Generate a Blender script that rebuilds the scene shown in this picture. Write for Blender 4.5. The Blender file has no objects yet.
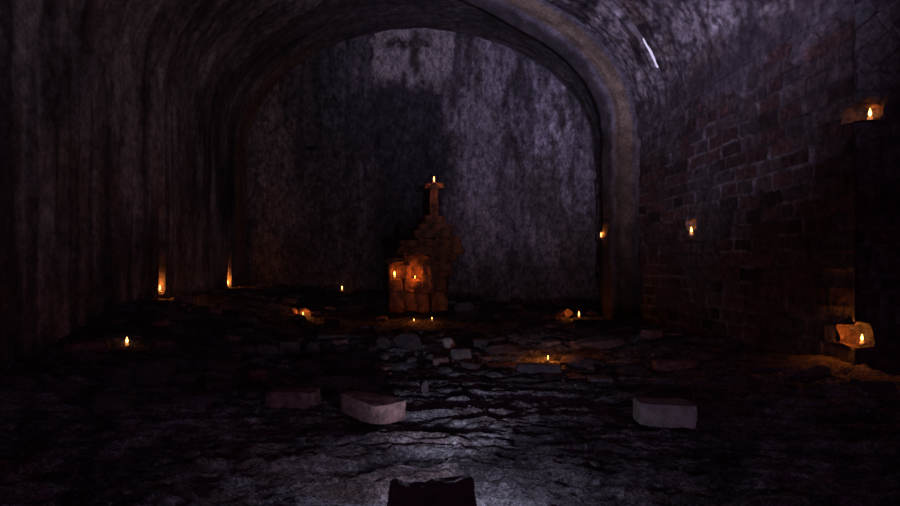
import bpy, bmesh, math, random
import numpy as np
from mathutils import Vector, Matrix, Euler

C = bpy.context.scene.collection
scene = bpy.context.scene

# ------------------------------------------------------------------ camera
H = 1.2                      # eye height
F = 600.0                    # focal length in pixels (900 wide)
VX, VY = 420.0, 260.0        # vanishing point of the vault's axis
cam_d = bpy.data.cameras.new('camera'); cam = bpy.data.objects.new('camera', cam_d); C.objects.link(cam)
cam_d.sensor_width = 36; cam_d.lens = 36 * F / 900
cam_d.shift_x = (450 - VX) / 900; cam_d.shift_y = (VY - 253) / 900
cam.location = (0, 0, H); cam.rotation_euler = (math.pi / 2, 0, 0)
cam_d.clip_start = 0.05; cam_d.clip_end = 200
scene.camera = cam

# ------------------------------------------------------------------ exposure, world
vs = scene.view_settings
vs.view_transform = 'Standard'; vs.look = 'None'; vs.gamma = 1; vs.use_curve_mapping = False
vs.exposure = 0.0
w = bpy.data.worlds.new('night'); scene.world = w; w.use_nodes = True
w.node_tree.nodes['Background'].inputs[0].default_value = (0.45, 0.25, 0.8, 1)
w.node_tree.nodes['Background'].inputs[1].default_value = 0.02

def lamp(name, typ, loc, energy, color, target=None, **kw):
    d = bpy.data.lights.new(name, typ); d.energy = energy; d.color = color
    for k, v in kw.items(): setattr(d, k, v)
    o = bpy.data.objects.new(name, d); C.objects.link(o); o.location = loc
    if target is not None:
        o.rotation_euler = (Vector(target) - Vector(loc)).to_track_quat('-Z', 'Y').to_euler()
    return o
# the work lamp lying on the ground behind the foreground stone, beam up the hall
lamp('floor_lamp_beam', 'SPOT', (0.10, 3.02, 0.15), 175, (0.74, 0.73, 1.0), (1.0, 12.0, 4.2),
     spot_size=math.radians(88), spot_blend=1.0, shadow_soft_size=0.03)
lamp('floor_lamp_spill', 'POINT', (0.14, 3.02, 0.165), 13, (0.72, 0.70, 1.0), shadow_soft_size=0.06)
# torch beams swept over back wall and right vault; added faint fill for left wall
lamp('torch_beam_back', 'SPOT', (0.5, 0.8, 1.5), 1750, (0.70, 0.60, 1.0), (3.3, 13.0, 6.8),
     spot_size=math.radians(58), spot_blend=1.0, shadow_soft_size=0.05)
lamp('torch_beam_vault', 'SPOT', (-0.6, 2.0, 1.5), 640, (0.62, 0.56, 1.0), (3.5, 8.6, 6.1),
     spot_size=math.radians(50), spot_blend=1.0, shadow_soft_size=0.05)
lamp('left_wall_fill', 'SPOT', (0.2, 0.8, 1.5), 190, (0.86, 0.78, 1.0), (-4.0, 9.0, 4.7),
     spot_size=math.radians(56), spot_blend=1.0, shadow_soft_size=0.05)
# added area fill to lift the blacks, at the open near end of the hall
lamp('near_end_fill', 'AREA', (0, -2.6, 3.0), 27, (0.85, 0.24, 0.72), (0, 6, 2.0),
     shape='RECTANGLE', size=7.5, size_y=5.0)

# ------------------------------------------------------------------ noise
def _h(ix, iy, iz, seed):
    n = (ix * 374761393 + iy * 668265263 + iz * 2147483647 + seed * 1274126177) & 0xffffffff
    n = ((n ^ (n >> 13)) * 1274126177) & 0xffffffff
    n = ((n ^ (n >> 16)) * 2246822519) & 0xffffffff
    n = n ^ (n >> 15)
    return (n & 0xffffff) / float(0xffffff)
def vn(x, y, z=0.0, seed=0):
    x, y, z = np.broadcast_arrays(np.asarray(x, float), np.asarray(y, float), np.asarray(z, float))
    fx, fy, fz = np.floor(x), np.floor(y), np.floor(z)
    ix, iy, iz = (a.astype(np.int64) for a in (fx, fy, fz))
    u, v, t = x - fx, y - fy, z - fz
    u, v, t = (a * a * (3 - 2 * a) for a in (u, v, t))
    r = 0
    for dz in (0, 1):
        for dy in (0, 1):
            for dx in (0, 1):
                wgt = (u if dx else 1 - u) * (v if dy else 1 - v) * (t if dz else 1 - t)
                r = r + wgt * _h(ix + dx, iy + dy, iz + dz, seed)
    return r                                   # 0..1
def fbm(x, y, z=0.0, seed=0, oct=4, gain=0.5):
    a, s, r, f = 1.0, 0.0, 0, 1.0
    for i in range(oct):
        r = r + a * vn(np.asarray(x) * f, np.asarray(y) * f, np.asarray(z) * f, seed + i * 17)
        s += a; a *= gain; f *= 2.03
    return r / s
def sm(a, b, x):
    t = np.clip((np.asarray(x, float) - a) / (b - a), 0, 1)
    return t * t * (3 - 2 * t)
def mix(a, b, t):
    t = np.asarray(t)[..., None]
    return np.asarray(a) * (1 - t) + np.asarray(b) * t

# ------------------------------------------------------------------ materials
def nt(name):
    m = bpy.data.materials.new(name); m.use_nodes = True
    n = m.node_tree.nodes; b = n['Principled BSDF']
    return m, n, m.node_tree.links, b
def surf_mat(name, rough=0.92, scale=18, stretch=(1, 1, 1), bump=0.4, dist=0.02, spec=0.2, contrast=0.5, grit=0.35):
    """Mineral surface: own colours from the mesh's colour layer, broken up with noise and bump."""
    m, n, l, b = nt(name)
    a = n.new('ShaderNodeVertexColor'); a.layer_name = 'Col'
    tc = n.new('ShaderNodeTexCoord'); mp = n.new('ShaderNodeMapping'); mp.inputs['Scale'].default_value = stretch
    l.new(tc.outputs['Object'], mp.inputs[0])
    no = n.new('ShaderNodeTexNoise'); no.inputs['Scale'].default_value = scale; no.inputs['Detail'].default_value = 6
    no.inputs['Roughness'].default_value = 0.65
    l.new(mp.outputs[0], no.inputs['Vector'])
    r = n.new('ShaderNodeMapRange'); r.inputs[1].default_value = 0.3; r.inputs[2].default_value = 0.72
    r.inputs[3].default_value = 1 - contrast; r.inputs[4].default_value = 1 + contrast
    l.new(no.outputs[0], r.inputs[0])
    gn = n.new('ShaderNodeTexNoise'); gn.inputs['Scale'].default_value = scale * 2.6; gn.inputs['Detail'].default_value = 4; gn.inputs['Roughness'].default_value = 0.8
    l.new(mp.outputs[0], gn.inputs['Vector'])
    gr = n.new('ShaderNodeMapRange'); gr.inputs[1].default_value = 0.38; gr.inputs[2].default_value = 0.66
    gr.inputs[3].default_value = 1 - grit; gr.inputs[4].default_value = 1 + grit
    l.new(gn.outputs[0], gr.inputs[0])
    pr = n.new('ShaderNodeMath'); pr.operation = 'MULTIPLY'; l.new(r.outputs[0], pr.inputs[0]); l.new(gr.outputs[0], pr.inputs[1])
    mx = n.new('ShaderNodeVectorMath'); mx.operation = 'SCALE'
    l.new(a.outputs[0], mx.inputs[0]); l.new(pr.outputs[0], mx.inputs['Scale']); l.new(mx.outputs[0], b.inputs['Base Color'])
    bp = n.new('ShaderNodeBump'); bp.inputs['Strength'].default_value = bump; bp.inputs['Distance'].default_value = dist
    l.new(no.outputs[0], bp.inputs['Height']); l.new(bp.outputs[0], b.inputs['Normal'])
    b.inputs['Roughness'].default_value = rough; b.inputs['Specular IOR Level'].default_value = spec
    return m
def stone_mat(name, c1, c2, scale=9, bump=0.6, dist=0.015):
    m, n, l, b = nt(name)
    tc = n.new('ShaderNodeTexCoord'); no = n.new('ShaderNodeTexNoise')
    no.inputs['Scale'].default_value = scale; no.inputs['Detail'].default_value = 7; no.inputs['Roughness'].default_value = 0.7
    l.new(tc.outputs['Object'], no.inputs['Vector'])
    cr = n.new('ShaderNodeValToRGB'); e = cr.color_ramp.elements
    e[0].position = 0.35; e[0].color = (*c1, 1); e[1].position = 0.65; e[1].color = (*c2, 1)
    l.new(no.outputs[0], cr.inputs[0]); l.new(cr.outputs[0], b.inputs['Base Color'])
    n2 = n.new('ShaderNodeTexNoise'); n2.inputs['Scale'].default_value = scale * 5; n2.inputs['Detail'].default_value = 5
    l.new(tc.outputs['Object'], n2.inputs['Vector'])
    bp = n.new('ShaderNodeBump'); bp.inputs['Strength'].default_value = bump; bp.inputs['Distance'].default_value = dist
    l.new(n2.outputs[0], bp.inputs['Height']); l.new(bp.outputs[0], b.inputs['Normal'])
    b.inputs['Roughness'].default_value = 0.95; b.inputs['Specular IOR Level'].default_value = 0.15
    return m
def plain(name, col, rough=0.6, metal=0, emit=None, strength=0):
    m, n, l, b = nt(name)
    no = n.new('ShaderNodeTexNoise'); no.inputs['Scale'].default_value = 30
    r = n.new('ShaderNodeMapRange'); r.inputs[3].default_value = 0.85; r.inputs[4].default_value = 1.1
    l.new(no.outputs[0], r.inputs[0])
    v = n.new('ShaderNodeVectorMath'); v.operation = 'SCALE'; v.inputs[0].default_value = col
    l.new(r.outputs[0], v.inputs['Scale']); l.new(v.outputs[0], b.inputs['Base Color'])
    b.inputs['Roughness'].default_value = rough; b.inputs['Metallic'].default_value = metal
    if emit: b.inputs['Emission Color'].default_value = (*emit, 1); b.inputs['Emission Strength'].default_value = strength
    return m
M = dict(
    plaster=surf_mat('stained_plaster', scale=7, bump=0.5, dist=0.03),
    backwall=surf_mat('flaking_plaster', scale=6, stretch=(1.6, 1, 0.9), bump=0.5, dist=0.03, contrast=0.5, grit=0.5),
    brick=surf_mat('eroded_brick', scale=11, bump=0.6, dist=0.02),
    rib=surf_mat('rib_plaster', scale=10, bump=0.4, dist=0.02, contrast=0.3),
    dirt=surf_mat('silty_ground', scale=22, stretch=(1, 1.9, 1), bump=1.0, dist=0.07, contrast=0.6, grit=0.75),
    grey=stone_mat('grey_stone', (0.06, 0.055, 0.055), (0.17, 0.155, 0.155)),
    dark=stone_mat('dark_stone', (0.045, 0.036, 0.04), (0.10, 0.08, 0.085)),
    red=stone_mat('red_brick_stone', (0.07, 0.045, 0.045), (0.25, 0.145, 0.135), scale=14),
    pale=stone_mat('pale_limestone', (0.20, 0.20, 0.18), (0.42, 0.41, 0.38)),
    ruin=stone_mat('soot_brown_masonry', (0.02, 0.012, 0.010), (0.19, 0.075, 0.035), scale=6),
    wax=plain('candle_wax', (0.75, 0.66, 0.5), 0.45, emit=(1.0, 0.32, 0.06), strength=0.6),
    cup=plain('tin_cup', (0.5, 0.48, 0.45), 0.35, 0.9),
    wick=plain('burnt_wick', (0.02, 0.015, 0.01), 0.9),
    flame=plain('candle_flame', (1, 0.5, 0.15), 0.9, emit=(1.0, 0.42, 0.10), strength=9),
    glow=plain('hot_flame_core', (1, 0.8, 0.5), 0.9, emit=(1.0, 0.66, 0.32), strength=24),
    daylight=plain('daylight_in_crack', (0.8, 0.8, 0.9), 0.9, emit=(0.66, 0.62, 0.85), strength=0.75),
)

# ------------------------------------------------------------------ mesh helpers
def grid(name, P, col, mat, flip=False, kind='structure', parent=None):
    ny, nx = P.shape[:2]
    me = bpy.data.meshes.new(name)
    idx = np.arange(ny * nx).reshape(ny, nx)
    a, b, c, d = idx[:-1, :-1], idx[:-1, 1:], idx[1:, 1:], idx[1:, :-1]
    q = np.stack([a, b, c, d] if not flip else [a, d, c, b], -1).reshape(-1, 4).astype(np.int32)
    me.vertices.add(ny * nx); me.vertices.foreach_set('co', P.reshape(-1).astype(np.float32))
    me.loops.add(q.size); me.loops.foreach_set('vertex_index', q.reshape(-1))
    me.polygons.add(len(q)); me.polygons.foreach_set('loop_start', np.arange(0, q.size, 4, dtype=np.int32))
    me.update(calc_edges=True); me.validate()
    me.polygons.foreach_set('use_smooth', np.ones(len(me.polygons), bool))
    at = me.color_attributes.new('Col', 'FLOAT_COLOR', 'POINT')
    c4 = np.ones((ny * nx, 4), np.float32); c4[:, :3] = np.clip(col, 0, 1).reshape(-1, 3)
    at.data.foreach_set('color', c4.reshape(-1))
    me.materials.append(mat)
    o = bpy.data.objects.new(name, me); C.objects.link(o)
    if kind: o['kind'] = kind
    if parent: o.parent = parent
    return o
def link(name, bm, mat, parent=None, smooth=False):
    bm.normal_update()
    for e in bm.edges: e.smooth = not (len(e.link_faces) == 2 and e.calc_face_angle(0) > .55)
    me = bpy.data.meshes.new(name); bm.to_mesh(me); bm.free()
    if smooth: me.polygons.foreach_set('use_smooth', [True] * len(me.polygons))
    me.materials.append(mat)
    o = bpy.data.objects.new(name, me); C.objects.link(o)
    if parent: o.parent = parent
    return o
def empty(name, loc, rz=0):
    o = bpy.data.objects.new(name, None); C.objects.link(o); o.location = loc; o.rotation_euler = (0, 0, rz)
    o.empty_display_size = 0.1
    return o
def tag(o, label, cat, group=None):
    o['label'] = label; o['category'] = cat
    if group: o['group'] = group
    return o
def yspace(*segs):
    out = []
    for a, b, s in segs: out += list(np.arange(a, b, s))
    out.append(segs[-1][1]); return np.array(out)

# ------------------------------------------------------------------ the hall: dimensions
HW = 4.13; SPR = 3.70; RISE = 3.00; BACK = 14.3; END = 5.7; NEAR = -3.0
YL = yspace((NEAR, 4.6, 0.25), (4.6, 10, 0.03), (10, BACK, 0.045))

def left_col(Y, Z):
    st = fbm(Y * 3.0, Z * 0.7, 0, 21); st2 = fbm(Y * 1.1, Z * .8, 0, 22); fine = fbm(Y * 12, Z * 7, 0, 23)
    col = mix((0.07, 0.055, 0.058), (0.25, 0.215, 0.21), sm(.35, .68, st * .6 + st2 * .4))
    col = mix(col, (0.17, 0.11, 0.085), sm(.5, .7, fbm(Y * 1.7, Z * .9, 3, 24)) * .5)
    col = mix(col, (0.03, 0.022, 0.028), sm(.52, .66, fbm(Y * 5, Z * .25, 0, 25)) * .6)
    col = col * (0.5 + 1.0 * fine)[..., None]
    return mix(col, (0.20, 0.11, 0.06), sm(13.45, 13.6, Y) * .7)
# left wall: stained plaster with worn vertical channels
CH = [(9.62, 0.75, 2.0), (13.02, 0.68, 2.1)]        # channels in which two candles stand (y, z0, z1)
zz = yspace((-0.3, 2.4, 0.03), (2.4, SPR, 0.05))
Y, Z = np.meshgrid(YL, zz)
d = (fbm(Y * 1.2, Z * 0.5, 0, 11) - .5) * 0.12 + (fbm(Y * 7, Z * 1.2, 0, 12) - .5) * 0.04 + (fbm(Y * 16, Z * 12, 0, 13) - .5) * 0.02
d = d - 0.02 * np.clip(np.sin(Y * 9 + 3 * fbm(Y, Z, 0, 4)), .5, 1) * sm(.4, .6, vn(Y * 1.3, Z * .2, 0, 14))
for cy, z0, z1 in CH:
    wob = 0.03 * (fbm(Z * 3, 0.5, 0, 15) - .5)
    g = np.exp(-((Y - cy - wob) / 0.085) ** 4) * sm(z1 + .1, z1 - .3, Z) * sm(z0 - .1, z0, Z)
    d = d * (1 - np.exp(-((Y - cy) / 0.35) ** 2)) - 0.17 * g
d = d * sm(SPR, SPR - 1.4, Z)
P = np.stack([-HW + d, Y, Z], -1)
col = left_col(Y, Z)
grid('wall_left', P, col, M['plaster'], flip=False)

# vault
GR = 10.15
def ceiling(name, ys, a_left, a_right, n=260):
    th = np.linspace(-.012, math.pi + .012, n)
    T, Yv = np.meshgrid(th, ys, indexing='ij')
    ax = np.where(T < math.pi / 2, a_right, a_left)
    s = T * 3.6
    r = (fbm(s * .9, Yv * 2.5, 0, 31) - .5) * .10 + (fbm(s * 5, Yv * 9, 0, 32) - .5) * .05
    groove = np.exp(-((Yv - GR - .05 * (fbm(s * 1.2, .3, 0, 33) - .5)) / .06) ** 4)
    fade = np.minimum(sm(0, .12, T), sm(math.pi, math.pi - .12, T))
    r = r * fade + .22 * groove * sm(math.pi * .62, math.pi * .45, T)
    X = np.cos(T) * (ax + r); Zv = SPR + np.sin(T) * (RISE + r)
    P = np.stack([X, Yv, Zv], -1)
    a1 = fbm(s * 1.0, Yv * 4.5, 0, 41); a2 = fbm(s * 1.2, Yv * 1.1, 0, 42); a3 = fbm(s * 13, Yv * 13, 0, 43)
    c = mix((0.06, 0.048, 0.052), (0.33, 0.30, 0.31), sm(.34, .68, a1 * .5 + a2 * .5))
    c = mix(c, (0.22, 0.16, 0.13), sm(.55, .7, fbm(s * 2, Yv * 2, 5, 44)) * .5)
    c = mix(c, (0.015, 0.012, 0.016), sm(.55, .68, fbm(s * 2.6, Yv * 2.2, 7, 45)) * .75)
    c = c * (.35 + 1.3 * sm(.2, .8, a3))[..., None]
    c = mix(c, (0.02, 0.015, 0.02), sm(.58, .7, fbm(s * 9, Yv * 7, 2, 47)) * .6)
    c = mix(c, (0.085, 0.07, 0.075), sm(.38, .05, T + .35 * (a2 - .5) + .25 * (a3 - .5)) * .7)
    c = mix(c, (0.05, 0.045, 0.045), sm(11.9, 12.3, Yv) * .8)              # darker bay behind the rib
    streak = sm(.56, .66, fbm(s * 1.3, Yv * 13, 0, 46))
    c = mix(c, (0.13, 0.10, 0.10), streak * sm(11.9, 12.3, Yv) * .6)
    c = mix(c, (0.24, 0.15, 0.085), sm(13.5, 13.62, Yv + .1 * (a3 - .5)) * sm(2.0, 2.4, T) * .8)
    c = mix(c, (0.16, 0.14, 0.16), np.exp(-((Yv - 14.22) / .04) ** 2) * .6)
    c = mix(c, (0.01, 0.008, 0.01), groove * sm(math.pi * .62, math.pi * .45, T))
    c = mix(c, (0.06, 0.05, 0.06), sm(1.3, 2.0, T) * .45)                  # dimmer left flank: weaker light put into the colour
    lw = sm(2.0, 2.9, T + .25 * (a1 - .5))[..., None]
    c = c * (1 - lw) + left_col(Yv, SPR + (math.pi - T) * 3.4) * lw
    return grid(name, P, c, M['plaster'], flip=True)
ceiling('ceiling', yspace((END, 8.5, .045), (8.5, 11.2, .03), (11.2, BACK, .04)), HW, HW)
ceiling('ceiling_near', yspace((NEAR, END, .3)), HW, 5.2, 120)
# ring between the two widths of vault (right half only)
th = np.linspace(0, math.pi / 2, 60); T, Rr = np.meshgrid(th, np.linspace(HW, 5.2, 12))
P = np.stack([np.cos(T) * Rr, END + .02 * vn(T * 20, Rr * 6) * sm(0, .1, T), SPR + np.sin(T) * RISE + 0 * T], -1)
grid('wall_arch_ring', P, mix((.05, .04, .04), (.16, .1, .09), fbm(T * 9, Rr * 5)), M['brick'])

# back wall
xs = np.linspace(-HW - .1, HW + .1, 340); zs = np.linspace(-.2, 6.75, 290)
X, Z = np.meshgrid(xs, zs)
top = SPR + (RISE + .06) * np.sqrt(np.clip(1 - (X / (HW + .12)) ** 2, 0, 1))
Zc = np.minimum(Z, top)
d = (fbm(X * 1.5, Zc * 1.2, 0, 51) - .5) * .10 + (fbm(X * 7, Zc * 5, 0, 52) - .5) * .035
def ppx(X, Zc): return VX + X * F / BACK, VY - (Zc - H) * F / BACK
U, V = ppx(X, Zc)                      # wall coordinates in handy units (1 unit = 2.4 cm)
n1 = fbm(X * 1.3, Zc * .8, 0, 53); n2 = fbm(X * 5, Zc * 2.0, 0, 54); n3 = fbm(X * 12, Zc * 9, 0, 55)
base = mix((0.13, 0.115, 0.11), (0.26, 0.235, 0.25), sm(.35, .65, n1 * .5 + n2 * .5))
col = base
wob = (n1 - .5) * 60 + (n2 - .5) * 26
# black band left of the middle and grey film over the left half
band = sm(352, 385, U + wob * .5) * sm(464, 434, U + (n2 - .5) * 34)
col = mix(col, (0.035, 0.031, 0.036), band * .88)
left = sm(375, 345, U + wob * .6)
col = mix(col, (0.065, 0.062, 0.07), left * .75)
rust = left * sm(.45, .6, fbm(X * 1.6, Zc * 1.6, 4, 56)) * sm(330, 255, U)
col = mix(col, (0.21, 0.16, 0.13), rust * .8)
col = mix(col, (0.26, 0.205, 0.185), np.exp(-((U - 268 + (n2 - .5) * 30) / 20) ** 4) * sm(70, 110, V) * sm(215, 170, V) * .75)  # brown edge patch, its warm lit tone painted in
col = mix(col, (0.19, 0.14, 0.12), np.exp(-((U - 268) / 22) ** 2 - ((V - 262) / 18) ** 2) * .8 * sm(.35, .6, n2))
# pool of light on the right haunch, put into the colour
haunch_light = np.exp(-((U - 545 + wob * .3) / 34) ** 2 - ((V - 105) / 60) ** 2) * sm(.38, .62, n2)
col = mix(col, (0.60, 0.56, 0.64), haunch_light * .9)
col = mix(col, (0.36, 0.32, 0.38), sm(.5, .62, fbm(X * 3, Zc * 1.1, 9, 57)) * sm(455, 475, U) * .5)
# dark vertical drips on the right
col = mix(col, (0.04, 0.035, 0.04), sm(.52, .66, fbm(X * 4.2, Zc * .45, 0, 58)) * .6 * (.35 + .65 * sm(300, 120, V)))
col = mix(col, (0.03, 0.025, 0.03), sm(.54, .62, fbm(X * 14, Zc * 8, 2, 59)) * .4)
# brown weathering low on the right
col = mix(col, (0.20, 0.13, 0.10), np.exp(-((U - 572) / 20) ** 2 - ((V - 262) / 32) ** 2) * .75 * sm(.3, .6, n2))
# pale patch of plaster under the crown, with a dark branching stain
jag = (n2 - .5) * 12 + (n3 - .5) * 8
patch = sm(370, 375, U + jag) * sm(454, 450, U + jag) * sm(92, 70, V + jag * 3)
patch = patch * sm(-5, 3, V)
col = mix(col, (0.40, 0.36, 0.35), patch * .9)
stain = np.maximum(np.exp(-((U - 416 + jag * .5) / 6) ** 4) * sm(26, 34, V + jag) * sm(82, 70, V),
                   np.exp(-((V - 43 + jag * .6) / 5) ** 4) * sm(382, 388, U + jag * .4) * sm(436, 428, U))
stain = stain * sm(.25, .42, n3)
col = mix(col, (0.035, 0.03, 0.025), stain * .9)
col = mix(col, (0.012, 0.01, 0.012), np.exp(-((U - 311) / 6) ** 4 - ((V - 148) / 2.6) ** 4) * .95)
col = mix(col, (0.05, 0.042, 0.042), sm(2.2, .9, Zc + (n1 - .5) * 1.2) * .55)      # light fading towards the foot, put into the colour
col = col * (.4 + 1.15 * n3)[..., None]
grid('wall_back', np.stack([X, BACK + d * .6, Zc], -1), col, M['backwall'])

# ------------------------------------------------------------------ brickwork
def bricks(u, v, bh=.185, bl=.40, seed=0, diag=None):
    """returns (mortar mask, per brick random, second random)"""
    wu = u + .05 * (fbm(u * 2.3, v * 2.3, 0, seed + 1) - .5); wv = v + .07 * (fbm(u * 1.6, v * 2.6, 0, seed + 2) - .5)
    row = np.floor(wv / bh); ir = row.astype(np.int64)
    off = _h(ir, ir * 0 + 3, ir * 0, seed + 3) * bl; ln = bl * (.75 + .6 * _h(ir, ir * 0 + 9, ir * 0, seed + 4))
    cu = (wu + off) / ln; ic = np.floor(cu).astype(np.int64)
    jit = .3 * (_h(ic, ir, ir * 0, seed + 5) - .5); fu = cu - ic
    r1 = _h(ic, ir, ir * 0 + 1, seed + 6); r2 = _h(ic, ir, ir * 0 + 2, seed + 7)
    du = np.minimum(fu, 1 - fu) * ln; dv = np.minimum(wv / bh - row, 1 - (wv / bh - row)) * bh
    e = np.minimum(du, dv) + .018 * (fbm(u * 14, v * 14, 0, seed + 8) - .5)
    mort = 1 - sm(.008, .022, e)
    return mort, r1, r2
def brick_col(u, v, mort, r1, r2, seed):
    c = mix((0.07, 0.038, 0.036), (0.145, 0.08, 0.072), r1)
    c = mix(c, (0.10, 0.095, 0.10), (r2 > .6) * .5)
    c = mix(c, (0.03, 0.022, 0.024), (r2 < .14) * .7)
    g = fbm(u * .9, v * .9, 3, seed + 20)
    c = mix(c, (0.13, 0.135, 0.14), sm(.45, .68, g) * .55)
    mc = mix((0.06, 0.05, 0.055), (0.24, 0.22, 0.235), sm(.4, .7, fbm(u * 2.2, v * 2.2, 0, seed + 21)))
    c = mix(c, mc, mort * .85)
    c = c * (.5 + 1.0 * fbm(u * 12, v * 12, 0, seed + 22))[..., None]
    return c

def notch(u, v, u0, u1, v0, v1, s=.02):
    u0, u1 = min(u0, u1), max(u0, u1)
    j = .16 * (fbm(u * 7, v * 7, 0, 77) - .5) + .05 * (fbm(u * 30, v * 30, 0, 78) - .5)
    return sm(u0 - s, u0 + s, u + j) * sm(u1 + s, u1 - s, u + j) * sm(v0 - s * .4, v0 + s * .4, v + j * .3) * sm(v1 + s, v1 - s, v + j)

N_LOW = (4.10, 4.30, .375, .60)      # corner notch low on the wall end (x0,x1,z0,z1)
N_HIGH = (4.10, 4.40, 2.53, 2.70)
CY = 9.20; CZ = 1.60                  # small hole in the long wall
ys = yspace((END, 9, .02), (9, BACK, .03)); zs = yspace((-.3, .2, .06), (.2, SPR + .02, .02))
Y, Z = np.meshgrid(ys, zs)
mort, r1, r2 = bricks(Y, Z, seed=100)
d = -.035 * (r1 - .3) + mort * .012 - .012 * fbm(Y * 15, Z * 15, 0, 120) + (fbm(Y * .8, Z * .8, 0, 121) - .5) * .06
miss = (_h(np.floor(Y * 3).astype(np.int64), np.floor(Z * 6).astype(np.int64), 0, 5) > .97)
plas = sm(3.5, 3.62, Z + (fbm(Y * 2.3, Z * 3, 0, 122) - .5) * .9)
d = d * (1 - plas) - .03 * (1 - plas)
col = brick_col(Y, Z, mort * (1 - plas * .8), r1, r2, 100)
col = mix(col, (0.14, 0.125, 0.14), plas * .75)
col = col * .8
d = d * sm(END, END + .12, Y)
hole = notch(Y, Z, CY - .09, CY + .12, CZ - .035, CZ + .16)
d = d * (1 - hole) - .20 * hole
for (x0, x1, z0, z1), dy in ((N_LOW, .22), (N_HIGH, .20)):
    h = notch(Y, Z, END - .2, END + dy, z0, z1); d = d * (1 - h) - (x1 - HW) * h * (.75 + .5 * fbm(Y * 9, Z * 14, 0, 130))
grid('wall_right', np.stack([HW - d, Y, Z], -1), col, M['brick'], flip=True)

# wall end facing the camera
xs = yspace((HW, 5.2, .015)); zs = yspace((-.3, SPR, .018))
X, Z = np.meshgrid(xs, zs)
mort, r1, r2 = bricks(X, Z, bh=.15, bl=.36, seed=200)
# skewed springer stones near the top
ang = math.radians(-38); ru = (X - 4.1) * math.cos(ang) - (Z - 3.1) * math.sin(ang); rv = (X - 4.1) * math.sin(ang) + (Z - 3.1) * math.cos(ang)
m2, q1, q2 = bricks(ru, rv, bh=.20, bl=.3, seed=230)
up = (Z + .55 * (X - 4.13) > 3.18)
mort = np.where(up, m2, mort); r1 = np.where(up, q1, r1); r2 = np.where(up, q2, r2)
d = .02 * r1 + mort * .03 + np.where(up, .12 * (q1 - .5), 0) + .012 * fbm(X * 15, Z * 15, 0, 220)
d = d * sm(HW, HW + .05, X)
col = brick_col(X, Z, mort * .4, r1, r2, 200) * .8
for (x0, x1, z0, z1), dy in ((N_LOW, .22), (N_HIGH, .20)):
    h = notch(X, Z, HW - .3, x1, z0, z1); d = d * (1 - h) + dy * h * (.7 + .6 * fbm(X * 9, Z * 14, 0, 131))
    col = mix(col, (0.12, 0.065, 0.045), h * .6)
grid('wall_end', np.stack([X, END + d, Z], -1), col, M['brick'], flip=False)
# near part of the right wall
Y, Z = np.meshgrid(np.linspace(NEAR, END + .05, 60), np.linspace(-.3, SPR, 40))
grid('wall_right_near', np.stack([5.2 + 0 * Y, Y, Z], -1), mix((.05, .03, .03), (.15, .08, .07), fbm(Y * 3, Z * 6)), M['brick'], flip=True)

# ------------------------------------------------------------------ transverse rib with its pilaster
RY0, RY1 = 11.40, 12.10
def rib(name, t0, t1, thick_fn, leg_right, leg_left, n=150):
    th = np.linspace(t0, t1, n)
    pts_o, pts_i = [], []
    def path(off):
        p = []
        if leg_right:
            for z in np.arange(-.2, SPR, .05): p.append((HW - off(0), z, 0, z))
        for t in th:
            o = off(t); p.append(((HW - o) * math.cos(t), SPR + (RISE - o) * math.sin(t), t, SPR + t * 3.5))
        return p
    rows = []; cols = []
    prof = [(-.12, RY0 + .02), (.0, RY0 + .0), (.08, RY0 - .03), (.15, RY0 - .03), (.20, RY0 + .05), (.27, RY0 + .06), (.33, RY0 + .05), (.38, RY0 + .0),
            (.44, RY0), (.475, RY0 + .02), (.49, RY0 + .06), (.49, RY0 + .20), (.49, RY0 + .38), (.49, RY0 + .55), (.49, RY1), (.3, RY1), (0, RY1), (-.12, RY1)]
    for k, (o, y) in enumerate(prof):
        pth = path(lambda t: o * thick_fn(t)); row = []; cr = []
        for (x, z, t, s) in pth:
            nz = .05 * (float(vn(s * 3, o * 6, y * 3, 61)) - .5) + .03 * (float(vn(s * 11, o * 20, y * 9, 62)) - .5)
            leg = 1 if z < SPR and t == 0 else 0
            if leg and 0 <= o: nz += .04 * (float(vn(math.floor(s / .22), 3, 0, 63)) - .5)
            row.append((x + nz * (1 if o > 0 else 0), y + nz * (1 if 0 < o else 0), z))
            g = float(fbm(s * 4, o * 12, y * 2, 64))
            c = np.array((0.16, 0.145, 0.16)) if (o < .14 or o > .40) else np.array((0.20, 0.155, 0.11))
            if y > RY0 + .1: c = np.array((0.13, 0.12, 0.13))
            if leg: c = c * .4 * (.5 + 1.2 * float(sm(1.5, 3.7, z))) + np.array((.03, .014, .006))
            c = c * (1 - .6 * float(sm(1.4, 2.0, t)))
            cr.append(c * (.2 + 1.6 * g * (.6 + .8 * float(fbm(s * 1.5, o * 5, 9, 65)))))
        rows.append(row); cols.append(cr)
    return grid(name, np.array(rows), np.array(cols), M['rib'], flip=True)
rib('trim_1', 0.0, 1.95, lambda t: float(1 - 1.15 * sm(.9, 1.85, t)), True, False)

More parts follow.
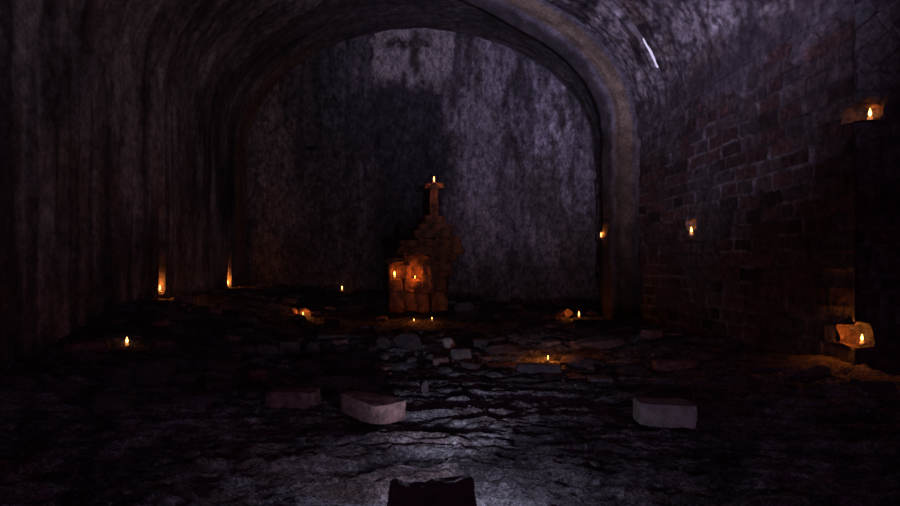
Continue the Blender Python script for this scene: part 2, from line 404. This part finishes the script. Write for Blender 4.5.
# emissive strips standing in for daylight through cracks in the vault
def slit(name, y, t0, t1, wid, off):
    bm = bmesh.new(); n = 14; ring = []
    for i in range(n + 1):
        f = i / n; t = t0 + (t1 - t0) * f; w_ = wid * max(.12, math.sin(math.pi * (.08 + .84 * f)) ** .6)
        for (dr, dy) in ((0, -w_ / 2), (0, w_ / 2), (.04, w_ / 2), (.04, -w_ / 2)):
            rr = off + dr
            bm.verts.new(((HW + rr) * math.cos(t), y + dy + .01 * math.sin(9 * f), SPR + (RISE + rr) * math.sin(t)))
    bm.verts.ensure_lookup_table(); v = bm.verts
    for i in range(n):
        for k in range(4):
            bm.faces.new((v[i * 4 + k], v[i * 4 + (k + 1) % 4], v[i * 4 + 4 + (k + 1) % 4], v[i * 4 + 4 + k]))
    bm.faces.new([v[k] for k in range(4)]); bm.faces.new([v[n * 4 + k] for k in (3, 2, 1, 0)])
    o = link(name, bm, M['daylight']); o['kind'] = 'structure'
    return o
slit('crack_glow_1', GR + .01, .255, .43, .15, .03)
slit('crack_glow_2', 12.75, .06, .12, .05, -.05)

# ------------------------------------------------------------------ ground
def terrain(x, y, micro=True):
    x = np.asarray(x, float); y = np.asarray(y, float)
    bankL = .55 * sm(-1.6, -4.1, x) * sm(4.5, 9.5, y) + .10 * sm(-2.9, -4.1, x)
    back = .36 * sm(9.5, 14, y) * sm(3.5, -1, x) * sm(-4.4, -1.8, x) + .10 * sm(7, 9, y) * sm(-4.4, -2.5, x)
    crest = .13 * np.exp(-((y - 8.0 - .25 * np.sin(x * 1.3)) / .75) ** 2) * (.5 + vn(x * 1.3, y * .7, 0, 70))
    mound = .30 * np.exp(-((x - 3.95) / .75) ** 2 - ((y - 5.95) / .75) ** 2) * (.75 + .5 * fbm(x * 2.5, y * 2.5, 0, 69)) + .05 * np.exp(-((x - 3.2) / .9) ** 2 - ((y - 5.4) / .8) ** 2)
    pit = -.10 * np.exp(-((x - 2.6) / 1.4) ** 2 - ((y - 10.3) / 1.0) ** 2)
    z = bankL * .93 + back + crest + mound + pit - .09
    z = z + .09 * fbm(x * .8, y * .9, 0, 71)
    if micro:
        wx = x + .5 * (fbm(x * .9, y * 1.4, 0, 72) - .5); wy = y + .55 * (fbm(x * .8, y * 1.1, 0, 73) - .5)
        r = 1 - np.abs(2 * fbm(wx * 1.5, wy * 6.5, 0, 74, 3) - 1)
        led = fbm(wx * 1.1, wy * 9.0, 0, 75, 3)
        z = z + .040 * (r ** 3) - .025 + .032 * (sm(.44, .56, led) - .5) + .026 * (sm(.44, .56, fbm(wx * 2.2, wy * 21, 0, 91, 3)) - .5) + .040 * (fbm(x * 9, y * 14, 0, 76, 3) - .5) + .018 * (fbm(x * 26, y * 34, 0, 78, 2) - .5)
        lump = sm(6, 8, y) * .10 * (fbm(x * 3, y * 3.4, 0, 79) - .45)
        z = z + lump
    return z
xs = yspace((-HW - .1, -2.5, .04), (-2.5, 3.0, .018), (3.0, HW, .03), (HW, 5.25, .06))
ys = yspace((NEAR, 2.2, .15), (2.2, 5.6, .014), (5.6, 8.6, .024), (8.6, BACK + .1, .05))
X, Y = np.meshgrid(xs, ys)
Zt = terrain(X, Y)
g = fbm(X * 1.2, Y * 2.0, 0, 81); g2 = fbm(X * 6, Y * 10, 0, 82); g3 = fbm(X * 30, Y * 36, 0, 83, 2)
col = mix((0.08, 0.072, 0.075), (0.21, 0.20, 0.21), sm(.35, .65, g * .5 + g2 * .5))
col = mix(col, (0.16, 0.10, 0.085), sm(.55, .7, fbm(X * 1.6, Y * 2.4, 5, 84)) * .5)
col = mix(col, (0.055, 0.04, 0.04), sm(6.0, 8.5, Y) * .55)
col = mix(col, (0.35, 0.34, 0.35), sm(.74, .84, g3) * .7)                      # specks of lime
col = mix(col, (0.22, 0.15, 0.10), np.exp(-((X - 3.8) / .6) ** 2 - ((Y - 5.9) / .6) ** 2) * .8)  # candle glow on the mound, put into the ground colour
col = col * (.6 + .8 * g2)[..., None]
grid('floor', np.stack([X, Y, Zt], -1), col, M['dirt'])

def hit(px, py):
    """where the sight line through photo position (px,py) meets the ground"""
    lo = 2.0
    for Dp in np.arange(2.0, BACK - .1, .01):
        z = H + (VY - py) * Dp / F
        if z <= float(terrain((px - VX) * Dp / F, Dp)): return ((px - VX) * Dp / F, float(Dp), float(z))
    Dp = BACK - .25; x = (px - VX) * Dp / F
    return (x, Dp, float(terrain(x, Dp)))
def pt(px, py, D): return ((px - VX) * D / F, D, H + (VY - py) * D / F)

# ------------------------------------------------------------------ stones
def block_bm(sx, sy, sz, seed, rough=.06, rnd=.18, base0=True, cuts=7, chips=3):
    """worn squared block, origin at the middle of its foot"""
    rs = random.Random(seed)
    bm = bmesh.new(); bmesh.ops.create_cube(bm, size=2)
    bmesh.ops.subdivide_edges(bm, edges=bm.edges[:], cuts=cuts, use_grid_fill=True)
    A = np.array([v.co[:] for v in bm.verts])
    sh = A.copy(); p = 22
    nrm = (np.abs(A) ** p).sum(1) ** (1 / p)
    A = A / np.maximum(nrm, 1e-6)[:, None] * np.minimum(1, nrm)[:, None] if False else A / nrm[:, None]
    for c in range(chips):                                             # corners knocked off
        n = Vector((rs.choice((-1, 1)) * rs.uniform(.5, 1), rs.choice((-1, 1)) * rs.uniform(.5, 1), rs.uniform(-.3, 1))).normalized()
        dd = rs.uniform(1.15, 1.5); s = A @ np.array(n[:]); over = np.clip(s - dd, 0, None); A = A - over[:, None] * np.array(n[:])[None] * .9
    S = np.array((sx / 2, sy / 2, sz / 2)); Q = A * S
    m = min(sx, sy, sz)
    k = 2.2 / max(m, .05) * .35
    for ax in range(3):
        Q[:, ax] += m * rough * 2 * (fbm(Q[:, 0] * k + 5 * ax, Q[:, 1] * k, Q[:, 2] * k, seed + ax) - .5)
        Q[:, ax] += m * rough * .9 * (vn(Q[:, 0] * k * 4 + 5 * ax, Q[:, 1] * k * 4, Q[:, 2] * k * 4, seed + 9 + ax) - .5)
    # slight taper
    tp = 1 + rs.uniform(-.10, .04) * (Q[:, 2] / (sz / 2)); Q[:, 0] *= tp; Q[:, 1] *= tp
    Q[:, 2] += sz / 2
    for v, q in zip(bm.verts, Q): v.co = q
    return bm
def rock_bm(sx, sy, sz, seed, facets=12):
    rs = random.Random(seed)
    bm = bmesh.new(); bmesh.ops.create_icosphere(bm, subdivisions=4, radius=1)
    A = np.array([v.co[:] for v in bm.verts])
    for c in range(facets):
        n = np.array(Vector((rs.gauss(0, 1), rs.gauss(0, 1), rs.gauss(0, .8))).normalized()[:]); dd = rs.uniform(.55, .85)
        s = A @ n; over = np.clip(s - dd, 0, None); A = A - over[:, None] * n[None]
    A /= np.abs(A).max(0)[None]
    Q = A * np.array((sx / 2, sy / 2, sz / 2)); m = min(sx, sy, sz); k = 1.2 / m
    for ax in range(3):
        Q[:, ax] += m * .12 * (fbm(Q[:, 0] * k + 5 * ax, Q[:, 1] * k, Q[:, 2] * k, seed + ax) - .5)
    Q[:, 2] += sz / 2
    for v, q in zip(bm.verts, Q): v.co = q
    return bm
sid = [500]
def stone(name, px, py, wpx, hpx, mat, label, cat='stone', depth=.8, rz=0., tilt=(0, 0), shape='block', sink=.12, lift=0., loc=None, rough=.06, group=None, chips=3):
    sid[0] += 7
    x, y, z = loc if loc else hit(px, py)
    sx = wpx * y / F; sz = hpx * y / F * 1.06; sy = sx * depth
    bm = block_bm(sx, sy, sz, sid[0], rough=rough, chips=chips) if shape == 'block' else rock_bm(sx, sy, sz, sid[0])
    o = link(name, bm, M[mat], smooth=(shape == 'block'))
    gz = min(float(terrain(x + a * sx * .4, y + sy * .5 + b * sy * .4)) for a in (-1, 0, 1) for b in (-1, 0, 1))
    gm = float(terrain(x, y + sy * .5, micro=False)) if loc is None else z
    o.location = (x, y + sy * .45, (max(gz, gm - .05) if loc is None else z) - sink * sz + lift)
    o.rotation_euler = (tilt[0], tilt[1], rz)
    return tag(o, label, cat, group)

# foreground silhouette in front of the lamp
bm = block_bm(.405, .10, .205, 31, rough=.26, chips=2, cuts=11)
o = link('broken_stone', bm, M['dark'], smooth=True); o.location = (.055, 2.74, -.015); o.rotation_euler = (0, 0, .03)
tag(o, 'black backlit broken stone at the bottom edge, bright ground behind it', 'stone')

# long reddish block
bm = block_bm(.28, .52, .15, 41, rough=.09)
o = link('stone_block', bm, M['red'], smooth=True); o.location = (-.37, 4.66, -.01); o.rotation_euler = (.02, -.02, math.radians(38))
tag(o, 'long reddish block with a pink broken end, nearest the middle of the ground', 'stone')
bm = block_bm(.40, .24, .165, 46, rough=.07, chips=1)
o = link('stone_block', bm, M['pale'], smooth=True); o.location = (1.80, 4.44, -.01); o.rotation_euler = (0, .02, math.radians(-5))
tag(o, 'pale grey squared block lying alone on the ground right of centre', 'stone')
stone('stone_block', 291, 408, 53, 18, 'red', 'dull red brick block lying just left of the long reddish block', depth=.5, rz=-.06)
stone('stone_slab', 303, 392, 32, 9, 'dark', 'thin dark slab leaning behind the dull red block', depth=.6, rz=-.4, tilt=(.1, .28))
stone('rubble_stone', 327, 394, 11, 9, 'dark', 'small round stone beside the right end of the leaning dark slab', shape='rock')
stone('stone_block', 250, 398, 16, 14, 'dark', 'small dark cube of stone left of the dull red block', depth=1, rz=.2)
stone('stone_block', 192, 403, 42, 16, 'dark', 'low dark squared block, front one of the pile at left', depth=.6, rz=.05)
stone('stone_block', 219, 392, 30, 13, 'dark', 'dark block wedged behind the right end of the low squared block', depth=.8, rz=.12)
stone('stone_slab', 178, 382, 34, 12, 'dark', 'flat dark slab lying behind the low squared block at left', depth=.7, rz=.1)
stone('stone_block', 109, 411, 33, 22, 'dark', 'bluish dark block, nearest stone on the far left', depth=.8, rz=.1)
stone('stone_block', 115, 388, 20, 26, 'dark', 'tall narrow dark block standing behind the bluish block', depth=.8, rz=-.1)
stone('stone_block', 146, 386, 38, 30, 'dark', 'large dark cube just below the lone candle at far left', depth=.9, rz=.04)
stone('stone_slab', 215, 370, 44, 14, 'dark', 'sloping dark slab behind the pile at left', depth=.8, rz=-.3, tilt=(0, .16))
stone('stone_slab', 243, 355, 24, 10, 'dark', 'thin dark slab lying above the sloping slab', depth=.8, rz=.1)
stone('stone_block', 264, 355, 22, 9, 'dark', 'flat tilted stone left of the pair of square dark stones', depth=.8, rz=.35, tilt=(0, .1))
stone('stone_block', 288, 355, 20, 15, 'dark', 'square dark stone, left one of a close pair behind the dull red block', depth=.9, rz=.2)
stone('rubble_stone', 312, 357, 16, 17, 'dark', 'pointed dark stone, right one of a close pair behind the dull red block', shape='rock')
stone('stone_slab', 332, 339, 30, 7, 'dark', 'long thin dark slab below the square block near the small fire glow', depth=.7)
stone('stone_block', 332, 329, 17, 12, 'dark', 'square dark block right of the glowing nest of stones', depth=.9)
stone('stone_slab', 318, 377, 22, 6, 'dark', 'thin flake of stone in the shadow behind the red blocks', depth=.8)
# central rubble fringe
stone('rubble_stone', 408, 352, 32, 20, 'dark', 'broad dark stone at the left end of the middle rubble', shape='rock')
stone('rubble_stone', 383, 345, 16, 12, 'dark', 'low dark stone behind the broad dark stone', shape='rock')
stone('rubble_stone', 449, 349, 13, 12, 'pale', 'pale pointed stone on top of the middle rubble', shape='rock', lift=.03)
stone('stone_block', 460, 359, 20, 12, 'grey', 'grey square stone just below the pale pointed one', depth=.8, rz=.25)
stone('rubble_stone', 434, 361, 15, 11, 'grey', 'grey lump left of the grey square stone', shape='rock')
stone('rubble_stone', 485, 361, 17, 9, 'red', 'pinkish low stone right of the grey square stone', shape='rock')
stone('rubble_stone', 446, 373, 17, 8, 'dark', 'low dark reddish stone below the grey lump', shape='rock')
stone('rubble_stone', 456, 378, 9, 5, 'grey', 'small grey stone at the near edge of the middle rubble', shape='rock')
stone('stone_slab', 507, 355, 44, 12, 'dark', 'flat grey slab between the middle rubble and the hidden candle', depth=.6, rz=.1, tilt=(.04, .06), shape='rock')
stone('stone_slab', 505, 366, 36, 6, 'red', 'thin reddish slab lit orange under the flat grey slab', depth=.6, rz=-.05)
stone('stone_slab', 540, 373, 46, 15, 'dark', 'grey slab directly in front of the candle hidden among stones', depth=.35, rz=-.1, lift=.02, sink=.3)
stone('stone_slab', 600, 352, 62, 12, 'dark', 'broad flat slab crowning the stone heap at right', depth=.6, rz=-.12, tilt=(.05, -.08), lift=.05, shape='rock')
stone('stone_slab', 583, 368, 50, 14, 'dark', 'rounded slab below the broad crowning slab', depth=.5, rz=.12, tilt=(.05, .10), shape='rock')
stone('stone_slab', 566, 378, 40, 8, 'red', 'thin red slab at the foot of the heap, lit orange', depth=.5, rz=.12)
stone('rubble_stone', 577, 352, 12, 8, 'red', 'small red stone glowing under the broad slab', shape='rock', lift=.04)
stone('stone_block', 603, 382, 25, 13, 'grey', 'squat grey stone at the near right foot of the heap', depth=.8, rz=-.1)
stone('rubble_stone', 623, 389, 13, 6, 'grey', 'small grey stone right of the squat grey stone', shape='rock')
stone('stone_slab', 636, 376, 34, 11, 'dark', 'dark slab between the heap and the long brick', depth=.7, rz=.15, shape='rock')
stone('stone_block', 677, 370, 40, 13, 'red', 'long dull brick with a square end, right of the stone heap', depth=.35, rz=-.07)
stone('stone_slab', 700, 379, 70, 7, 'dark', 'low dark ledge stone in front of the long dull brick', depth=.4, rz=-.03)
stone('stone_slab', 722, 364, 24, 6, 'dark', 'thin dark stone past the right end of the long dull brick', depth=.6)
stone('stone_slab', 774, 372, 44, 9, 'dark', 'flat dark stone at the left foot of the lit mound', depth=.6, rz=-.12)
stone('rubble_stone', 424, 405, 8, 8, 'pale', 'small pale stone right of the long reddish block', shape='rock')
stone('rubble_stone', 425, 394, 8, 16, 'dark', 'small upright dark stone behind the small pale one', depth=.6, shape='rock')
stone('rubble_stone', 720, 424, 14, 5, 'grey', 'flat grey chip right of the pale squared block', shape='rock')
stone('stone_slab', 712, 450, 46, 5, 'grey', 'flat half-buried slab below right of the pale squared block', depth=.4, rz=.2, shape='rock', sink=.35)
stone('rubble_stone', 818, 471, 22, 5, 'grey', 'flat pale chip alone on the dark ground, lower right', shape='rock')
stone('rubble_stone', 637, 402, 16, 7, 'grey', 'low stone touching the left rear of the pale squared block', shape='rock')
stone('rubble_stone', 465, 312, 22, 13, 'grey', 'grey stone lying at the right foot of the ruined pillar', shape='rock')
stone('rubble_stone', 452, 306, 14, 9, 'grey', 'small grey stone tucked against the ruined pillar', shape='rock')
stone('stone_slab', 596, 324, 40, 7, 'dark', 'low dark ledge stone beside the candle near the far right corner', depth=.5)
stone('stone_slab', 880, 392, 34, 10, 'dark', 'dark stone against the wall end, right of the lit mound', depth=.6)

stone('rubble_stone', 566, 317, 20, 11, 'red', 'small stone lit orange, left of the far right corner candle', shape='rock')
stone('rubble_stone', 581, 309, 16, 9, 'dark', 'dark stone behind the far right corner candle', shape='rock')
# nest of small stones round a hidden candle
nest = hit(303, 316)
for i, (dx, dy, w_, h_, rz_, lab) in enumerate([
        (-.20, .02, .20, .13, .3, 'left stone of the nest round a hidden candle'),
        (-.02, .22, .34, .17, -.3, 'rear stone of the nest round a hidden candle'),
        (.21, .06, .22, .11, .5, 'right stone of the nest round a hidden candle'),
        (.04, -.17, .22, .055, .1, 'low front stone of the nest round a hidden candle')]):
    bm = rock_bm(w_, w_ * .8, h_, 900 + i)
    o = link('rubble_stone', bm, M['red']); o.location = (nest[0] + dx, nest[1] + dy, float(terrain(nest[0] + dx, nest[1] + dy)) - .01); o.rotation_euler = (0, 0, rz_)
    tag(o, lab, 'stone', 'stones round the hidden candle')

# loose rubble: prototypes and linked copies
protos = {}
for mk in ('dark', 'grey', 'red'):
    protos[mk] = []
    for k in range(4):
        bm = rock_bm(.26, .20, .12, 700 + k + len(mk) * 10, 14) if k % 2 else block_bm(.28, .19, .11, 720 + k + len(mk) * 10, rough=.12, cuts=5)
        me = bpy.data.meshes.new('rubble_stone'); bm.to_mesh(me); bm.free(); me.materials.append(M[mk]); protos[mk].append(me)
rng = random.Random(5)
proto = bpy.data.objects.new('rubble_stone', protos['dark'][0])
placed = []
for o in list(C.objects):
    if o.get('category') == 'stone':
        b_ = [Vector(c) for c in o.bound_box]; r_ = max(max(c.x for c in b_), max(c.y for c in b_)) * 1.05
        placed.append((o.location.x, o.location.y, r_))
def scatter(n, xr, yr, sr, mats, label, group, name='rubble_stone', cat='stone', avoid=()):
    k = 0; tries = 0
    while k < n:
        x, y = rng.uniform(*xr), rng.uniform(*yr)
        if abs(x) > HW - .25: continue
        if -.55 < x < .9 and 10.2 < y < 12.2: continue
        if any((x - a) ** 2 + (y - b) ** 2 < r * r for a, b, r in avoid): continue
        s = rng.uniform(*sr); tries += 1
        if tries < 9000 and any((x - a) ** 2 + (y - b) ** 2 < (r + .20 * s) ** 2 for a, b, r in placed): continue
        placed.append((x, y, .20 * s))
        o = proto.copy(); o.name = name; o.data = rng.choice(protos[rng.choice(mats)]); C.objects.link(o)
        o.scale = (s * rng.uniform(.8, 1.3), s * rng.uniform(.8, 1.2), s * rng.uniform(.6, 1.1))
        o.location = (x, y, float(terrain(x, y)) - .012 * s); o.rotation_euler = (rng.uniform(-.12, .12), rng.uniform(-.12, .12), rng.uniform(0, 6.28))
        tag(o, label, cat, group); k += 1
AV = [(-.37, 4.66, .5), (1.8, 4.44, .4), (0.1, 3.0, .5), (nest[0], nest[1], .4)]
for c in [(127, 346), (548, 362), (579, 318), (342, 288), (415, 306), (432, 301)]:
    p = hit(*c); AV.append((p[0], p[1], .35))
scatter(46, (-3.8, -.9), (5.4, 8.2), (.5, 1.3), ['dark', 'dark', 'red'], 'loose dark rubble stone in the left pile', 'rubble in the left pile', avoid=AV)
scatter(40, (-.9, 2.9), (6.3, 8.6), (.35, 1.0), ['dark', 'dark', 'grey', 'red'], 'loose rubble stone in the low bank across the middle', 'rubble in the middle bank', avoid=AV)
scatter(46, (-3.8, 3.8), (8.6, 13.8), (.5, 1.5), ['dark', 'dark', 'dark', 'red'], 'dark rubble stone on the unlit ground before the back wall', 'rubble before the back wall', avoid=AV)
scatter(22, (2.4, 3.9), (5.9, 8.6), (.4, 1.0), ['dark', 'red'], 'dark rubble stone along the foot of the brick wall', 'rubble along the brick wall', avoid=AV)
scatter(90, (-2.3, 3.0), (3.3, 6.3), (.07, .24), ['grey', 'grey', 'dark', 'red'], 'small pebble strewn on the rippled ground in front', 'pebbles on the ground in front', name='pebble', cat='pebble', avoid=AV[:3])

# ------------------------------------------------------------------ ruined pillar
RD = 10.8; rb = hit(425, 306)
ruin = empty('ruined_pillar', (0.08, RD + .3, float(terrain(.08, RD + .3))))
tag(ruin, 'ruined masonry pillar with stepped broken top, standing before the back wall', 'pillar')
k_ = RD / F
R3 = random.Random(3)
def rblock(x0, x1, yt, yb, dy=0., th=.55, rough=.17, name='stone_block', lab=None):
    sid[0] += 3
    w_ = (x1 - x0) * k_; h_ = (yb - yt) * k_
    bm = block_bm(w_ * 1.03, th, h_ * 1.06, sid[0], rough=rough, cuts=6, chips=2)
    o = link(name, bm, M['ruin'], ruin, smooth=False)
    if name == 'stone_block': o.rotation_euler = (R3.uniform(-.03, .03), R3.uniform(-.06, .06), R3.uniform(-.16, .16))
    o.location = Vector((((x0 + x1) / 2 - VX) * k_, RD + dy + th / 2 + (R3.uniform(-.05, .05) if name == 'stone_block' else 0), H + (VY - yb) * k_)) - ruin.location
    if lab: o['label'] = lab
    return o
R2 = random.Random(9)
for (y0, y1) in ((293, 312), (280, 293), (266, 280), (254, 266)):
    m = R2.uniform(414, 421)
    if (y0, y1) == (266, 280):                                     # hollow in this course
        rblock(403, 410, y0, y1, R2.uniform(0, .03)); rblock(421, 432, y0, y1, R2.uniform(0, .03)); rblock(409, 422, y0, y1, .17, .4)
    else:
        rblock(403, m, y0, y1, R2.uniform(0, .04)); rblock(m, 432 + R2.uniform(-1, 1), y0, y1, R2.uniform(0, .04))
rblock(398, 434, 247, 254, -.07, .7, name='ledge_slab')
rblock(402, 418, 240, 247, .05, .45)
for (y0, y1) in ((292, 312), (279, 292)): rblock(389, 403, y0, y1, .0, .5)
rblock(387, 391, 263, 279, .02, .4); rblock(390, 403, 263, 279, .22, .3); rblock(386, 402, 258, 263, -.03, .5, name='ledge_slab')
rblock(416, 434, 238, 247, .02, .5); rblock(434, 453, 238, 248, .05, .55)
rblock(414, 436, 230, 238, .0, .5); rblock(436, 451, 229, 238, .04, .5)
rblock(419, 454, 224, 230, -.04, .6, name='ledge_slab'); rblock(424, 445, 216, 224, .05, .45)
for i, (y0, y1) in enumerate(((292, 312), (277, 292), (262, 277), (248, 262))): rblock(431, 448 + i * 2 - (i == 1) * 3, y0, y1, .16 + .05 * (i % 2), .5)
rblock(449, 462, 236, 246, .1, .4, .14); rblock(447, 464, 246, 254, .12, .4, .14); rblock(446, 458, 254, 260, .14, .35, .14)
post = rblock(430, 438.5, 186, 217, .12, .15, .10, name='slender_post')
rblock(425, 444, 182.5, 187.5, .10, .18, .10, name='cross_arm')
brk = rblock(431.5, 436.5, 182.7, 183.6, -.03, .2, .02, name='bracket')

# small stone bracket on the pilaster for a candle
pl = pt(601, 237, 11.98)
bm = block_bm(.16, .14, .06, 77, rough=.08, cuts=4)
o = link('stone_bracket', bm, M['dark'], smooth=True); o.location = (pl[0] + .05, pl[1], pl[2] - .06)
tag(o, 'small dark stone bracket on the rib pilaster carrying a candle', 'bracket')

# ------------------------------------------------------------------ candles
ORANGE = (1.0, 0.27, 0.035)
def make_candle(wax_h=.045, r=.022):
    root = empty('candle', (0, 0, 0))
    def lathe(name, prof, mat, par, n=20):
        bm = bmesh.new(); rings = []
        for rr, z in prof:
            rings.append([bm.verts.new((rr * math.cos(2 * math.pi * i / n), rr * math.sin(2 * math.pi * i / n), z)) for i in range(n)])
        for a, b in zip(rings[:-1], rings[1:]):
            for i in range(n): bm.faces.new((a[i], a[(i + 1) % n], b[(i + 1) % n], b[i]))
        bm.faces.new(list(reversed(rings[0]))); bm.faces.new(rings[-1])
        return link(name, bm, mat, par, smooth=True)
    lathe('cup', [(r * .85, 0), (r * 1.05, .003), (r * 1.12, .015), (r * 1.02, .017), (r * 1.0, .004)], M['cup'], root)
    lathe('wax', [(r * .98, .004), (r, wax_h * .9), (r * .93, wax_h), (r * .7, wax_h - .004), (.003, wax_h - .006)], M['wax'], root)
    lathe('wick', [(.0016, wax_h - .006), (.0014, wax_h + .012), (.0006, wax_h + .014)], M['wick'], root, 8)
    z0 = wax_h + .006
    fl = lathe('flame', [(.004, z0), (.0125, z0 + .012), (.0155, z0 + .022), (.0125, z0 + .038), (.007, z0 + .055), (.002, z0 + .075)], M['flame'], root, 14)
    return root
proto_c = make_candle(); first = [True]
def candle(loc, label, energy=1.0, s=1.0, off=(0, -.03, .0), group=None, core=True, color=ORANGE):
    if first[0]: r = proto_c; first[0] = False
    else:
        r = proto_c.copy(); C.objects.link(r)
        for ch in proto_c.children:
            if ch.type == 'MESH': c = ch.copy(); C.objects.link(c); c.parent = r
    r.location = loc; r.scale = (s, s, s)
    tag(r, label, 'candle', group)
    d_ = bpy.data.lights.new('candle_light', 'POINT'); d_.energy = energy; d_.color = color; d_.shadow_soft_size = .02
    o = bpy.data.objects.new('candle_light', d_); C.objects.link(o); o.parent = r
    o.location = (off[0] / s, off[1] / s, .10 + off[2] / s)
    return r
def cat_(px, py, D, s=1.): p = pt(px, py, D); return (p[0], p[1], p[2] - .075 * s)
def cgr(px, py, s=1.):
    p = hit(px, py + 3.5); return (p[0], p[1], float(terrain(p[0], p[1])) - .004)
candle((-4.17, 9.62, cat_(162, 288, 9.6)[2]), 'candle at the foot of a tall lit groove, nearer one on the left wall', 5.0, .9, off=(.02, 0, .03))
candle((-4.17, 13.02, cat_(230, 283, 13.)[2]), 'candle at the foot of a lit groove, farther one on the left wall', 5.0, 1.0, off=(.02, 0, .03))
candle(cgr(127, 343), 'lone candle burning among the dark stones at far left', .05, .9)
candle((nest[0], nest[1], nest[2] - .004), 'candle sunk in a nest of glowing stones left of centre', 2.5, .6, off=(0, .0, .05))
candle(cgr(342, 286), 'tiny candle at the foot of the back wall, left of the pillar', .15, 1.0)
candle(cgr(548, 358), 'candle mostly hidden behind a grey slab, lighting the stone heap', 4.0, .5, off=(.03, .0, .08))
candle(cgr(579, 315), 'candle on the ground in the far right corner before the back wall', 2.5, 1.0, off=(-.1, -.05, .06))
candle((pl[0] - .0, pl[1], pl[2] - .012), 'candle on the stone bracket beside the rib pilaster', 2.0, .8, off=(.0, -.05, .0))
candle((HW + .03, CY + .0, CZ - .03), 'candle in a small hole halfway up the brick wall', .5, 1.1, off=(.0, -.03, .03))
p = pt(862, 338, 5.78); candle((p[0], p[1], .385), 'candle in the low corner notch of the brick wall, above the mound', 3.0, .8, off=(-.16, -.02, .04))
p = pt(870, 110, 5.78); candle((p[0], p[1], 2.535), 'candle in the high corner notch at the upper right', .4, 1.0, off=(-.0, -.03, .03))
p = pt(434, 182.7, RD + .03); candle((p[0], p[1] - .02, p[2] + .0), 'candle at the very top of the slender post on the pillar', 2.4, .9, off=(0, -.13, -.05))
p = pt(394.5, 278, RD + .12); candle(p, 'candle in the left hollow of the ruined pillar', 2.0, 1.0, off=(.02, -.06, .02))
p = pt(415, 279, RD + .11); candle(p, 'candle in the middle hollow of the ruined pillar', 4.5, .5, off=(0, -.15, .02))
for px, py, e, lab in ((414, 304, 1.3, 'left one of two candles at the foot of the ruined pillar'), (432, 300, .5, 'right one of two candles at the foot of the ruined pillar')):
    x = (px - VX) * (RD - .25) / F
    candle((x, RD - .25, float(terrain(x, RD - .25)) - .004), lab, e, .45, off=(0, -.12, .10))
